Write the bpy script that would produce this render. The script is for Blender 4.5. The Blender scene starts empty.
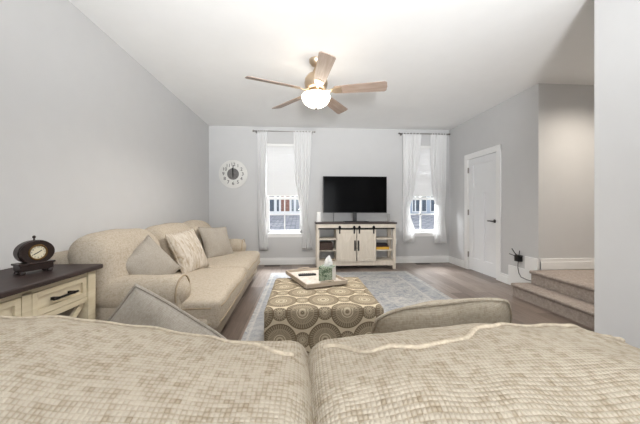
import bpy, bmesh, math, random
from mathutils import Vector, Matrix, noise
random.seed(7)
SC = bpy.context.scene
COL = SC.collection
PI = math.pi
R = math.radians

# ------------------------------------------------------------------ camera
CAM_Z = 1.13
cd = bpy.data.cameras.new('camera'); cam = bpy.data.objects.new('camera', cd); COL.objects.link(cam)
cd.sensor_width = 36; cd.lens = 16; cd.clip_start = 0.02
cam.location = (0, 0, CAM_Z)
cam.rotation_euler = (R(90), 0, -math.atan(19/284.44))
cd.shift_y = -4/640
SC.camera = cam

# ------------------------------------------------------------------ world, light, exposure
SC.view_settings.view_transform = 'Standard'
SC.view_settings.look = 'None'
SC.view_settings.gamma = 1
SC.view_settings.exposure = 0.98
SC.cycles.use_denoising = True
SC.cycles.max_bounces = 10
SC.cycles.diffuse_bounces = 6
SC.cycles.sample_clamp_indirect = 6
W = bpy.data.worlds.new('world'); SC.world = W; W.use_nodes = True
bg = W.node_tree.nodes['Background']
bg.inputs[0].default_value = (0.90, 0.95, 1.0, 1)
bg.inputs[1].default_value = 0.85

def area_light(name, loc, rot, sx, sy, power, color=(1, 1, 1)):
    l = bpy.data.lights.new(name, 'AREA'); l.shape = 'RECTANGLE'; l.size = sx; l.size_y = sy
    l.energy = power; l.color = color
    o = bpy.data.objects.new(name, l); COL.objects.link(o); o.location = loc; o.rotation_euler = rot
    return o
# added fill light in an unseen rear wall opening, brightens the room
area_light('rear_fill', (0.2, -3.45, 1.25), (R(105), 0, 0), 3.0, 2.2, 26, (0.95, 0.98, 1.0))
# daylight through the two front windows (outside, above the blinds' open part)
for x in (-0.33, 2.50):
    area_light('window_daylight', (x, 7.2, 2.75), (R(-68), 0, 0), 1.3, 1.4, 320, (0.95, 0.98, 1))
# added spot behind the camera, bounced off the ceiling to lift the brightness
fl = bpy.data.lights.new('bounce_fill', 'SPOT'); fl.energy = 720; fl.color = (0.97, 0.985, 1.0)
fl.spot_size = R(84); fl.spot_blend = 1.0; fl.shadow_soft_size = 0.35
fo = bpy.data.objects.new('bounce_fill', fl); COL.objects.link(fo); fo.location = (0.25, -1.5, 1.15); fo.rotation_euler = (R(90+31), 0, R(-2))

# ------------------------------------------------------------------ helpers: nodes
def lin(c):
    return tuple(((x/255)/12.92 if x/255 <= .04045 else ((x/255+.055)/1.055)**2.4) for x in c)

class X:
    """a socket with arithmetic"""
    def __init__(s, nt, sock): s.nt, s.s = nt, sock
    def op(s, o, *a):
        n = s.nt.nodes.new('ShaderNodeMath'); n.operation = o
        for i, v in enumerate((s,)+a):
            if isinstance(v, X): s.nt.links.new(v.s, n.inputs[i])
            else: n.inputs[i].default_value = v
        return X(s.nt, n.outputs[0])
    def __add__(s, o): return s.op('ADD', o)
    def __sub__(s, o): return s.op('SUBTRACT', o)
    def __mul__(s, o): return s.op('MULTIPLY', o)
    def __truediv__(s, o): return s.op('DIVIDE', o)
    __radd__ = __add__
    __rmul__ = __mul__
    def __rsub__(s, o): return (s*-1.0)+o

class Mat:
    def __init__(s, name, col=(200, 200, 200), rough=.6, metal=0, spec=.5):
        s.m = bpy.data.materials.new(name); s.m.use_nodes = True; s.nt = s.m.node_tree
        s.b = s.nt.nodes['Principled BSDF']
        s.b.inputs['Base Color'].default_value = lin(col)+(1,)
        s.b.inputs['Roughness'].default_value = rough
        s.b.inputs['Metallic'].default_value = metal
        s.b.inputs['Specular IOR Level'].default_value = spec
    def coord(s, kind='UV', scale=(1, 1, 1), rot=(0, 0, 0)):
        t = s.nt.nodes.new('ShaderNodeTexCoord'); mp = s.nt.nodes.new('ShaderNodeMapping')
        mp.inputs['Scale'].default_value = scale; mp.inputs['Rotation'].default_value = rot
        s.nt.links.new(t.outputs[kind], mp.inputs['Vector']); return mp.outputs[0]
    def noise(s, vec, scale=5, detail=3, rough=.5, dist=0):
        n = s.nt.nodes.new('ShaderNodeTexNoise'); s.nt.links.new(vec, n.inputs['Vector'])
        n.inputs['Scale'].default_value = scale; n.inputs['Detail'].default_value = detail
        n.inputs['Roughness'].default_value = rough; n.inputs['Distortion'].default_value = dist
        return X(s.nt, n.outputs['Fac'])
    def ramp(s, fac, stops):
        n = s.nt.nodes.new('ShaderNodeValToRGB'); s.nt.links.new(fac.s, n.inputs[0])
        e = n.color_ramp.elements
        while len(e) < len(stops): e.new(.5)
        for el, (p, c) in zip(e, stops): el.position = p; el.color = lin(c)+(1,)
        return n.outputs[0]
    def mix(s, fac, a, b, blend='MIX'):
        n = s.nt.nodes.new('ShaderNodeMix'); n.data_type = 'RGBA'; n.blend_type = blend
        if isinstance(fac, X): s.nt.links.new(fac.s, n.inputs[0])
        else: n.inputs[0].default_value = fac
        for i, v in ((6, a), (7, b)):
            if isinstance(v, tuple): n.inputs[i].default_value = lin(v)+(1,)
            else: s.nt.links.new(v, n.inputs[i])
        return n.outputs[2]
    def color(s, sock): s.nt.links.new(sock, s.b.inputs['Base Color'])
    def bump(s, h, strength=.3, dist=.01):
        n = s.nt.nodes.new('ShaderNodeBump'); n.inputs['Strength'].default_value = strength
        n.inputs['Distance'].default_value = dist
        s.nt.links.new(h.s, n.inputs['Height']); s.nt.links.new(n.outputs[0], s.b.inputs['Normal'])
    def sep(s, vec):
        n = s.nt.nodes.new('ShaderNodeSeparateXYZ'); s.nt.links.new(vec, n.inputs[0])
        return [X(s.nt, n.outputs[i]) for i in range(3)]

def plain(name, col, rough=.6, metal=0, var=.0, vscale=6, spec=.5, bump=0, bscale=200):
    k = Mat(name, col, rough, metal, spec)
    v = k.coord('Object')
    f = k.noise(v, vscale, 3)
    lo = tuple(max(0, c*(1-var)) for c in col); hi = tuple(min(255, c*(1+var)) for c in col)
    k.color(k.ramp(f, [(.3, lo), (.7, hi)]))
    if bump: k.bump(k.noise(v, bscale, 2), bump, .002)
    return k.m

def wood(name, c1, c2, axis=0, rough=.5, scale=3, stretch=14):
    k = Mat(name, c1, rough)
    sc = [stretch]*3; sc[axis] = 1
    v = k.coord('Object', tuple(sc))
    f = k.noise(v, scale, 5, .6, .6)
    k.color(k.ramp(f, [(.32, c1), (.68, c2)]))
    k.bump(f, .12, .003)
    return k.m

# ------------------------------------------------------------------ materials
wallpaint = plain('wall_paint', (203, 203, 203), .85, var=.004, spec=.2, bump=.04, bscale=260)
ceilpaint = plain('ceiling_paint', (236, 236, 235), .9, var=.004, spec=.2, bump=.05, bscale=220)
trimpaint = plain('trim_paint', (236, 236, 235), .45, var=.004)
doorpaint = plain('door_paint', (232, 233, 234), .42, var=.004)

def floor_mat():
    k = Mat('vinyl_plank', (140, 126, 118), .36)
    v = k.coord('Object', (1, 1, 1), (0, 0, R(90)))
    br = k.nt.nodes.new('ShaderNodeTexBrick'); k.nt.links.new(v, br.inputs['Vector'])
    br.inputs['Scale'].default_value = 1; br.inputs['Brick Width'].default_value = 1.22; br.inputs['Row Height'].default_value = .18
    br.inputs['Mortar Size'].default_value = .0016; br.inputs['Bias'].default_value = 0
    br.inputs['Color1'].default_value = lin((120, 106, 97))+(1,); br.inputs['Color2'].default_value = lin((160, 146, 136))+(1,)
    br.inputs['Mortar'].default_value = lin((88, 78, 72))+(1,); br.offset = .37
    g = k.noise(k.coord('Object', (26, 1.6, 1)), 2.2, 6, .65, .5)
    gr = k.ramp(g, [(.25, (120, 112, 106)), (.75, (255, 252, 250))])
    k.color(k.mix(.62, br.outputs['Color'], gr, 'MULTIPLY'))
    k.bump(g, .08, .002)
    return k.m
floormat = floor_mat()

def fabric(name, base, tan, cell=.006, amount=.8, rough=.95, bumps=.5, dark=None):
    """chunky basket weave on UV metres: thread crowns light, gaps tan, here and there a darker slub"""
    k = Mat(name, base, rough, spec=.12)
    wob = k.noise(k.coord('UV'), 14, 2)
    uv = k.coord('UV')
    u, v, _ = k.sep(uv)
    u = u+wob*cell*.8; v = v+wob*cell*.6
    K = PI/cell
    wa = (u*K).op('SINE').op('ABSOLUTE'); wb = (v*K).op('SINE').op('ABSOLUTE')
    gap = 1.0-(wa*wb).op('POWER', .5)
    def rnd(a, b):
        cx = k.nt.nodes.new('ShaderNodeCombineXYZ'); k.nt.links.new(a.op('FLOOR').s, cx.inputs[0]); k.nt.links.new(b.op('FLOOR').s, cx.inputs[1])
        w = k.nt.nodes.new('ShaderNodeTexWhiteNoise'); w.noise_dimensions = '2D'; k.nt.links.new(cx.outputs[0], w.inputs['Vector'])
        return X(k.nt, w.outputs['Value'])
    row = v/cell; colm = u/cell
    weft = rnd(u/(cell*2.3)+row.op('FLOOR')*.37, row)            # long horizontal picks
    warp = rnd(colm, v/(cell*1.9)+colm.op('FLOOR')*.41)          # shorter vertical ends
    spot = rnd(colm, row)
    big = k.noise(uv, 30, 2)
    f = gap*.40*amount+(weft-.5)*.25+(warp-.5)*.18+(spot-.5)*.16+(big-.5)*.28+.20
    dk = dark or tuple(c*.72 for c in tan)
    k.color(k.ramp(f, [(.10, tuple(min(255, c*1.04) for c in base)), (.30, base), (.55, tan), (.85, dk)]))
    h = (wa*wb)*.7+(weft+warp)*.25-spot*.3
    k.bump(h, bumps, cell*.5)
    return k.m
tweed = fabric('cream_tweed', (173, 163, 147), (152, 139, 119), .0066, bumps=.7, dark=(118, 102, 82))
sofacloth = fabric('beige_weave', (186, 175, 159), (172, 159, 141), .006, bumps=.35, dark=(152, 137, 117))
greycloth = fabric('grey_linen', (165, 158, 148), (155, 147, 136), .003, bumps=.25, dark=(142, 134, 123))
pebblecloth = fabric('taupe_linen', (172, 162, 146), (158, 147, 130), .0035, bumps=.4, dark=(138, 126, 108))
weltcloth = plain('tweed_welt', (176, 164, 146), .92, var=.08, vscale=120, spec=.1)
pipecloth = plain('piping_cloth', (170, 154, 131), .9, var=.05, vscale=80, spec=.1)

def crinkle_mat():
    k = Mat('pattern_cloth', (205, 195, 180), .9, spec=.15)
    uv = k.coord('UV', (1, 1, 1), (0, 0, R(28)))
    n = k.noise(k.coord('UV', (34, 9, 1), (0, 0, R(28))), 1, 4, .6, 1.2)
    k.color(k.ramp(n, [(.36, (170, 155, 135)), (.47, (190, 179, 163)), (.6, (206, 198, 187))]))
    k.bump(n, .6, .012); return k.m
crinkle = crinkle_mat()

def ottoman_mat():
    k = Mat('medallion_print', (203, 182, 145), .9, spec=.15)
    u, v, _ = k.sep(k.coord('UV'))
    P = .305; Q = .37
    tan = (196, 176, 140); br = (112, 94, 72)
    def lattice(u0, v0):
        a = ((u-u0)/P+50.5).op('FRACT')*P-P/2
        b = ((v-v0)/Q+50.5).op('FRACT')*Q-Q/2
        r = (a*a+b*b).op('SQRT'); th = b.op('ARCTAN2', a)
        return r, th
    def med(r, th, Rm, n):
        rr = r/Rm
        inside = rr.op('LESS_THAN', 1.0)
        scal = rr+((th*n).op('COSINE')*.03)
        rings = ((scal*26.0).op('SINE')*.5+.5)
        spokes = ((th*n).op('COSINE')*.5+.5)
        mid = rr.op('GREATER_THAN', .36)*rr.op('LESS_THAN', .62)
        outer = rr.op('GREATER_THAN', .70)*rr.op('LESS_THAN', .95)
        core = rr.op('LESS_THAN', .30)
        ink = (mid*(spokes*.7+.3)).op('MAXIMUM', outer*(spokes*.45+.6)).op('MAXIMUM', core*rings)
        edge = rr.op('GREATER_THAN', .93)*rr.op('LESS_THAN', 1.0)
        line = rr.op('GREATER_THAN', .62)*rr.op('LESS_THAN', .70)
        return (ink.op('MAXIMUM', edge).op('MAXIMUM', line*.55)*inside).op('MINIMUM', 1.0)
    tot = None
    for (u0, v0, Rm, n) in ((0, 0, .114, 40), (P/2, Q/2, .114, 40), (P/2, 0, .054, 18), (0, Q/2, .054, 18)):
        r, th = lattice(u0, v0); m = med(r, th, Rm, n)
        tot = m if tot is None else tot.op('MAXIMUM', m)
    nz = k.noise(k.coord('UV', (300, 300, 1)), 1, 2)
    k.color(k.mix(tot*.92, k.ramp(nz, [(.3, (196, 183, 158)), (.7, (212, 199, 174))]), k.ramp(nz, [(.3, (92, 78, 61)), (.7, (118, 103, 84))])))
    k.bump(nz, .2, .002); return k.m
medallion = ottoman_mat()

def rug_mat():
    k = Mat('rug_pile', (170, 174, 180), .95, spec=.1)
    v = k.coord('Object'); x, y, _ = k.sep(v)
    n1 = k.noise(v, 3.2, 6, .7, 1.4); n2 = k.noise(v, 22, 4, .7, .6); n3 = k.noise(v, 150, 2)
    f = n1*.42+n2*.55+n3*.20-.06
    c = k.ramp(f, [(.40, (132, 136, 142)), (.48, (160, 162, 165)), (.56, (182, 181, 179)), (.66, (202, 199, 193))])
    dx = 1.19-x.op('ABSOLUTE'); dy = 1.53-y.op('ABSOLUTE'); d = dx.op('MINIMUM', dy)
    band = d.op('GREATER_THAN', .06)*d.op('LESS_THAN', .26)
    band2 = (d.op('GREATER_THAN', .26)*d.op('LESS_THAN', .29)).op('MAXIMUM', d.op('GREATER_THAN', .04)*d.op('LESS_THAN', .06))
    c2 = k.mix(band*n2*.55, c, (146, 152, 162)); c3 = k.mix(band2*.5, c2, (200, 197, 192))
    k.color(c3); k.bump(n3+n2*.5, .5, .006); return k.m
rugm = rug_mat()

carpet = Mat('stair_carpet', (165, 148, 132), .97, spec=.1)
_v = carpet.coord('Object'); _n = carpet.noise(_v, 160, 3, .7); _n2 = carpet.noise(_v, 35, 3)
carpet.color(carpet.ramp(_n*.6+_n2*.4, [(.35, (142, 132, 125)), (.5, (163, 152, 144)), (.65, (184, 172, 162))]))
carpet.bump(_n, .7, .008); carpet = carpet.m

darkwood = wood('espresso_wood', (38, 26, 24), (56, 41, 37), 1, .5, 2.5)
darkwoodx = wood('espresso_wood_top', (50, 40, 38), (78, 66, 62), 0, .5, 2.5)
creampaint = wood('cream_distressed', (203, 189, 159), (217, 205, 179), 1, .55, 2.5)
creampaintx = wood('whitewash_wood', (212, 203, 189), (224, 216, 203), 2, .6, 3, 10)
clockwood = wood('mahogany', (30, 20, 17), (46, 29, 24), 0, .3, 4)
blackmetal = plain('black_iron', (28, 26, 25), .45, .6, var=.05)
blackplastic = plain('black_plastic', (18, 18, 19), .35, var=.03)
screen = plain('television_screen', (7, 7, 8), .12, var=.02, spec=.08)
chrome = plain('satin_nickel', (150, 146, 142), .28, 1, var=.02)
nickel = plain('brushed_nickel', (196, 176, 152), .35, .9, var=.03)
whiteplastic = plain('white_plastic', (236, 236, 234), .4, var=.005)
blade_top = wood('whitewashed_blade', (140, 120, 106), (172, 154, 141), 0, .5, 3)
brass = plain('aged_brass', (120, 92, 52), .4, .8, var=.05)
dialcream = plain('dial_cream', (226, 216, 190), .5, var=.02)
ink = plain('black_ink', (26, 24, 24), .6, var=.02)
clockwhite = plain('clock_white', (222, 221, 217), .6, var=.02)
clockgrey = plain('clock_grey', (112, 110, 108), .7, var=.12, vscale=30)
traywood = wood('tray_wood', (166, 150, 132), (198, 186, 170), 0, .6, 4)
trayin = plain('tray_lining', (214, 206, 196), .6, var=.08, vscale=25)
tissue = plain('tissue_paper', (244, 244, 243), .9, var=.01)
basketm = plain('dark_wicker', (72, 58, 52), .8, var=.25, vscale=60, bump=.8, bscale=90)
bookdark = plain('dark_book_cloth', (40, 34, 38), .6, var=.05)
bookred = plain('maroon_book_cloth', (78, 44, 42), .6, var=.05)
bookyellow = plain('yellow_book_cover', (214, 168, 62), .55, var=.05)
pages = plain('book_pages', (224, 214, 194), .8, var=.03)
ventm = plain('dark_vent', (60, 52, 48), .5, .4, var=.05)

def leaf_mat():
    k = Mat('leafy_print', (120, 140, 116), .5)
    n = k.noise(k.coord('Object'), 34, 3, .6, 1.5)
    k.color(k.ramp(n, [(.38, (70, 90, 70)), (.47, (118, 136, 112)), (.54, (176, 186, 168)), (.62, (96, 116, 94))])); return k.m
leafy = leaf_mat()

def translucent(name, col, amount, rough=.9, alpha=1.0):
    k = Mat(name, col, rough, spec=.1)
    nt = k.nt; out = nt.nodes['Material Output']
    v = k.coord('Object'); f = k.noise(v, 90, 2)
    c = k.ramp(f, [(.3, tuple(x*.985 for x in col)), (.7, col)]); k.color(c)
    t = nt.nodes.new('ShaderNodeBsdfTranslucent'); nt.links.new(c, t.inputs[0])
    m = nt.nodes.new('ShaderNodeMixShader'); m.inputs[0].default_value = amount
    nt.links.new(k.b.outputs[0], m.inputs[1]); nt.links.new(t.outputs[0], m.inputs[2]); last = m
    if alpha < 1:
        tr = nt.nodes.new('ShaderNodeBsdfTransparent'); m2 = nt.nodes.new('ShaderNodeMixShader')
        m2.inputs[0].default_value = alpha
        nt.links.new(tr.outputs[0], m2.inputs[1]); nt.links.new(m.outputs[0], m2.inputs[2]); last = m2
    nt.links.new(last.outputs[0], out.inputs[0]); return k.m
sheer = translucent('sheer_curtain', (250, 250, 250), .30, alpha=.95)
slatm = translucent('blind_slat', (228, 228, 228), .0)

def glass_mat():
    k = Mat('window_glass', (255, 255, 255), 0)
    nt = k.nt; out = nt.nodes['Material Output']
    tr = nt.nodes.new('ShaderNodeBsdfTransparent'); gl = nt.nodes.new('ShaderNodeBsdfGlossy'); gl.inputs['Roughness'].default_value = .02
    fr = nt.nodes.new('ShaderNodeFresnel'); fr.inputs[0].default_value = 1.12
    m = nt.nodes.new('ShaderNodeMixShader'); nt.links.new(fr.outputs[0], m.inputs[0])
    nt.links.new(tr.outputs[0], m.inputs[1]); nt.links.new(gl.outputs[0], m.inputs[2]); nt.links.new(m.outputs[0], out.inputs[0]); return k.m
glass = glass_mat()

def emit(name, col, strength):
    k = Mat(name, col, .4)
    k.b.inputs['Emission Color'].default_value = lin(col)+(1,); k.b.inputs['Emission Strength'].default_value = strength
    k.color(k.ramp(k.noise(k.coord('Object'), 8, 2), [(.3, col), (.7, col)])); return k.m
globem = emit('lit_globe', (255, 244, 226), 7)

# ------------------------------------------------------------------ helpers: meshes
class MB:
    def __init__(s): s.bm = bmesh.new()
    def _xf(s, verts, M): bmesh.ops.transform(s.bm, matrix=M, verts=verts)
    def box(s, c, d, rot=None, bevel=0, seg=2):
        r = bmesh.ops.create_cube(s.bm, size=1)['verts']
        bmesh.ops.scale(s.bm, vec=d, verts=r)
        if bevel:
            ed = list({e for v in r for e in v.link_edges})
            g = bmesh.ops.bevel(s.bm, geom=ed, offset=bevel, segments=seg, affect='EDGES', profile=.5)
            r = list({v for f in g['faces'] for v in f.verts} | {v for v in r if v.is_valid})
        M = Matrix.Translation(c)
        if rot: M = M @ rot.to_4x4()
        s._xf(r, M); return s
    def bx(s, x0, x1, y0, y1, z0, z1, bevel=0):
        return s.box(((x0+x1)/2, (y0+y1)/2, (z0+z1)/2), (abs(x1-x0), abs(y1-y0), abs(z1-z0)), None, bevel)
    def bar(s, a, b, w, t, up=(0, 0, 1), bevel=0):
        a, b = Vector(a), Vector(b); d = (b-a); L = d.length; d.normalize(); u = Vector(up)
        sd = d.cross(u).normalized(); u = sd.cross(d)
        M = Matrix((d, sd, u)).transposed()
        return s.box((a+b)/2, (L, w, t), M, bevel)
    def tube(s, pts, r, n=8, closed=False):
        pts = [Vector(p) for p in pts]; rings = []
        N = len(pts); pu = None
        for i, p in enumerate(pts):
            a = pts[i-1] if (i > 0 or closed) else p; b = pts[(i+1) % N] if (i < N-1 or closed) else p
            t = (b-a).normalized()
            u = pu if pu is not None else (Vector((0, 0, 1)) if abs(t.z) < .9 else Vector((1, 0, 0)))
            sd = t.cross(u).normalized(); u = sd.cross(t).normalized(); pu = u
            rr = r[i] if isinstance(r, (list, tuple)) else r
            rings.append([s.bm.verts.new(p+(sd*math.cos(k*2*PI/n)+u*math.sin(k*2*PI/n))*rr) for k in range(n)])
        for i in range(N if closed else N-1):
            A, B = rings[i], rings[(i+1) % N]
            for k in range(n): s.bm.faces.new((A[k], A[(k+1) % n], B[(k+1) % n], B[k]))
        if not closed: s.bm.faces.new(rings[0][::-1]); s.bm.faces.new(rings[-1])
        return s
    def lathe(s, prof, n=32, M=None):
        """prof: (radius, z) pairs, about Z"""
        rings = []; new = []
        for r, z in prof:
            if r < 1e-5: v = [s.bm.verts.new((0, 0, z))]
            else: v = [s.bm.verts.new((r*math.cos(k*2*PI/n), r*math.sin(k*2*PI/n), z)) for k in range(n)]
            rings.append(v); new += v
        for A, B in zip(rings, rings[1:]):
            if len(A) == 1 and len(B) == 1: continue
            for k in range(n):
                j = (k+1) % n
                if len(A) == 1: s.bm.faces.new((A[0], B[j], B[k]))
                elif len(B) == 1: s.bm.faces.new((A[k], A[j], B[0]))
                else: s.bm.faces.new((A[k], A[j], B[j], B[k]))
        if len(rings[0]) > 1: s.bm.faces.new(rings[0][::-1])
        if len(rings[-1]) > 1: s.bm.faces.new(rings[-1])
        if M is not None: s._xf(new, M)
        return s
    def prism(s, poly, h, M=None):
        a = [s.bm.verts.new((x, y, 0)) for x, y in poly]; b = [s.bm.verts.new((x, y, h)) for x, y in poly]; n = len(a)
        s.bm.faces.new(a[::-1]); s.bm.faces.new(b)
        for i in range(n): s.bm.faces.new((a[i], a[(i+1) % n], b[(i+1) % n], b[i]))
        if M is not None: s._xf(a+b, M)
        return s
    def rbox(s, c, d, r, deform=None, cell=.05, k=4):
        """rounded upholstery block with metric UVs; deform(p local) -> p"""
        hx, hy, hz = d[0]/2, d[1]/2, d[2]/2
        def axis(h):
            a = [-h+r*(1-math.cos(i*PI/2/k)) if False else -h+r*i/k for i in range(k)]
            n = max(1, int(round((2*h-2*r)/cell))); mid = [-h+r+(2*h-2*r)*i/n for i in range(n+1)]
            return a+mid+[-x for x in a[::-1]]
        ax = [axis(h) for h in (hx, hy, hz)]; H = (hx, hy, hz); uvl = s.bm.loops.layers.uv.verify(); cache = {}
        def vert(p):
            key = tuple(round(x, 5) for x in p)
            if key in cache: return cache[key]
            q = Vector([max(-(H[i]-r), min(H[i]-r, p[i])) for i in range(3)]); dv = Vector(p)-q
            if dv.length > 1e-9:
                dv = Vector([math.copysign(math.sin(abs(t)/r*PI/4)/math.sin(PI/4), t) if r else 0 for t in dv])
                o = q+dv.normalized()*r
            else: o = q
            if deform: o = Vector(deform(o))
            cache[key] = s.bm.verts.new(o+Vector(c)); return cache[key]
        for i in range(3):
            j, l = [(1, 2), (0, 2), (0, 1)][i]
            for sg in (-1, 1):
                for a in range(len(ax[j])-1):
                    for b in range(len(ax[l])-1):
                        cs = []
                        for (da, db) in ((0, 0), (1, 0), (1, 1), (0, 1)):
                            p = [0, 0, 0]; p[i] = sg*H[i]; p[j] = ax[j][a+da]; p[l] = ax[l][b+db]; cs.append(tuple(p))
                        flip = (sg > 0) == (i == 1)
                        if flip: cs = cs[::-1]
                        f = s.bm.faces.new([vert(p) for p in cs])
                        for lp, p in zip(f.loops, cs):
                            if i == 2: uv = (p[0], p[1]+sg*hz)
                            elif i == 1: uv = (p[0], sg*(p[1])*-1*0 + (p[2]))
                            else: uv = (p[1], p[2])
                            lp[uvl].uv = (uv[0]+c[0]*1.37, uv[1]+c[1]*.71)
        s.has_uv = True
        return s
    def build(s, name, mat, parent=None, smooth=False, sub=0, loc=None, rot=None, angle=40):
        bmesh.ops.recalc_face_normals(s.bm, faces=s.bm.faces)
        if not getattr(s, 'has_uv', False):
            uvl = s.bm.loops.layers.uv.verify()
            for f in s.bm.faces:
                n = [abs(x) for x in f.normal]; i = n.index(max(n))
                for lp in f.loops:
                    p = lp.vert.co
                    lp[uvl].uv = ((p.y, p.z), (p.x, p.z), (p.x, p.y))[i]
        me = bpy.data.meshes.new(name); s.bm.to_mesh(me); s.bm.free()
        me.materials.append(mat)
        if smooth:
            for p in me.polygons: p.use_smooth = True
            if angle < 180: me.set_sharp_from_angle(angle=R(angle))
        o = bpy.data.objects.new(name, me); COL.objects.link(o)
        if parent: o.parent = parent
        if loc: o.location = loc
        if rot: o.rotation_euler = rot
        if sub:
            md = o.modifiers.new('sub', 'SUBSURF'); md.levels = sub; md.render_levels = sub
        return o

def tag(o, label, cat, group=None):
    o['label'] = label; o['category'] = cat
    if group: o['group'] = group
    return o
def thing(name, label, cat, loc=(0, 0, 0), rz=0, group=None):
    o = bpy.data.objects.new(name, None); COL.objects.link(o); o.empty_display_size = .1
    o.location = loc; o.rotation_euler = (0, 0, rz)
    return tag(o, label, cat, group)
def struct(o):
    o['kind'] = 'structure'; return o
def text_mesh(items, depth=.002):
    """items: (string, size, Matrix) -> MB holding extruded lettering"""
    mb = MB()
    for st, size, M in items:
        cu = bpy.data.curves.new('lettering', 'FONT'); cu.body = st; cu.size = size; cu.extrude = depth/2
        cu.align_x = 'CENTER'; cu.align_y = 'CENTER'
        ob = bpy.data.objects.new('lettering', cu); COL.objects.link(ob)
        dg = bpy.context.evaluated_depsgraph_get(); me = bpy.data.meshes.new_from_object(ob.evaluated_get(dg))
        me.transform(M); mb.bm.from_mesh(me)
        bpy.data.objects.remove(ob); bpy.data.curves.remove(cu); bpy.data.meshes.remove(me)
    return mb

# ================================================================== SETTING
XL, XR, YB, H = -1.81, 3.08, 5.73, 2.75
XP, YP = 2.15, 1.95          # near partition beside the stairs
YS = 3.50                    # wall at the end of the landing
YR = -3.5
struct(MB().bx(XL-.12, 4.6, YR-.12, YB+.14, -.12, 0).build('floor', floormat))
struct(MB().bx(XL-.12, 4.6, YR-.12, YB+.14, H, H+.12).build('ceiling', ceilpaint))
struct(MB().bx(XL-.12, XL, YR, YB, 0, H).build('wall_left', wallpaint))
WIN = [(-.70, .04), (2.13, 2.87)]; WZ0, WZ1 = .62, 2.42
m = MB(); xs = [XL-.12, WIN[0][0], WIN[0][1], WIN[1][0], WIN[1][1], XR+.12]
for i in range(0, 6, 2): m.bx(xs[i], xs[i+1], YB, YB+.14, 0, H)
for a, b in WIN: m.bx(a, b, YB, YB+.14, 0, WZ0); m.bx(a, b, YB, YB+.14, WZ1, H)
struct(m.build('wall_back', wallpaint))
DY0, DY1, DZ = 4.27, 5.07, 2.03
m = MB().bx(XR, XR+.12, YS, DY0, 0, H).bx(XR, XR+.12, DY1, YB, 0, H).bx(XR, XR+.12, DY0, DY1, DZ, H)
struct(m.build('wall_right', wallpaint))
struct(MB().bx(XR+.12, 4.6, YS, YS+.12, 0, H).build('wall_landing', wallpaint))
struct(MB().bx(4.48, 4.6, YP, YS, 0, H).build('wall_stairwell', wallpaint))
struct(MB().bx(XP, XP+.12, YR, YP, 0, H).bx(XP+.12, 4.6, YP-.12, YP, 0, H).build('wall_partition', wallpaint))
m = MB().bx(XL-.12, -1.3, YR-.12, YR, 0, H).bx(1.7, XP+.12, YR-.12, YR, 0, H).bx(-1.3, 1.7, YR-.12, YR, 2.35, H)
struct(m.build('wall_rear', wallpaint))

# baseboards
def base_run(name, a, b, nrm, z=0, h=.135):
    mb = MB(); n = Vector(nrm+(0,)); up = (0, 0, 1)
    A, B = Vector(a), Vector(b)
    mb.bar((A+n*.008)+Vector((0, 0, z+h/2)), (B+n*.008)+Vector((0, 0, z+h/2)), .016, h, up)
    mb.bar((A+n*.011)+Vector((0, 0, z+.05)), (B+n*.011)+Vector((0, 0, z+.05)), .022, .10, up, .003)
    return struct(mb.build(name, trimpaint))
base_run('baseboard_back', (XL, YB, 0), (XR, YB, 0), (0, -1))
base_run('baseboard_left', (XL, YR, 0), (XL, YB, 0), (1, 0))
base_run('baseboard_right', (XR, DY1+.085, 0), (XR, YB, 0), (-1, 0))
base_run('baseboard_door', (XR, 4.02, 0), (XR, DY0-.085, 0), (-1, 0))
base_run('baseboard_landing', (3.1, YS, 0), (4.48, YS, 0), (0, -1), .33, .14)
base_run('baseboard_partition', (XP, YR, 0), (XP, YP, 0), (-1, 0))
# stepped skirt beside the stairs
m = MB().bx(XR-.016, XR, 3.50, 4.02, 0, .29).bx(XR-.0165, XR, 3.50, 3.71, .28, .47)
struct(m.build('trim_stair', trimpaint))

# windows
def window(name, x0, x1):
    z0, z1 = WZ0, WZ1; root = bpy.data.objects.new(name, None); COL.objects.link(root); struct(root)
    y0, y1 = YB+.055, YB+.11; zm = 1.33; w = .045
    m = MB().bx(x0, x0+w, y0, y1, z0, z1).bx(x1-w, x1, y0, y1, z0, z1).bx(x0, x1, y0, y1, z1-w, z1).bx(x0, x1, y0, y1, z0, z0+.06)
    m.build('window_frame', trimpaint, root)
    m = MB().bx(x0+w, x1-w, y0-.01, y1-.02, zm-.03, zm+.025).bx(x0+w, x0+w+.02, y0-.005, y1-.02, z0+.05, zm).bx(x1-w-.02, x1-w, y0-.005, y1-.02, z0+.05, zm)
    m.build('sash', trimpaint, root)
    c = (x0+x1)/2
    m = MB().bx(c-.011, c+.011, y0+.01, y1-.02, z0+.05, zm).bx(x0+w, x1-w, y0+.01, y1-.02, .985, 1.015)
    m.bx(c-.011, c+.011, y0+.03, y1, zm, z1).bx(x0+w, x1-w, y0+.03, y1, 1.86, 1.885)
    m.build('muntin', trimpaint, root)
    MB().bx(x0+w, x1-w, y0+.022, y0+.027, z0+.05, z1-w).build('pane', glass, root)
    MB().bx(x0-.02, x1+.02, YB-.028, YB+.06, z0-.022, z0+.006, .004).bx(x0, x1, YB-.016, YB, z0-.075, z0-.02).build('window_sill', trimpaint, root)
for i, (a, b) in enumerate(WIN): window('window_%d' % (i+1), a, b)

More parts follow.
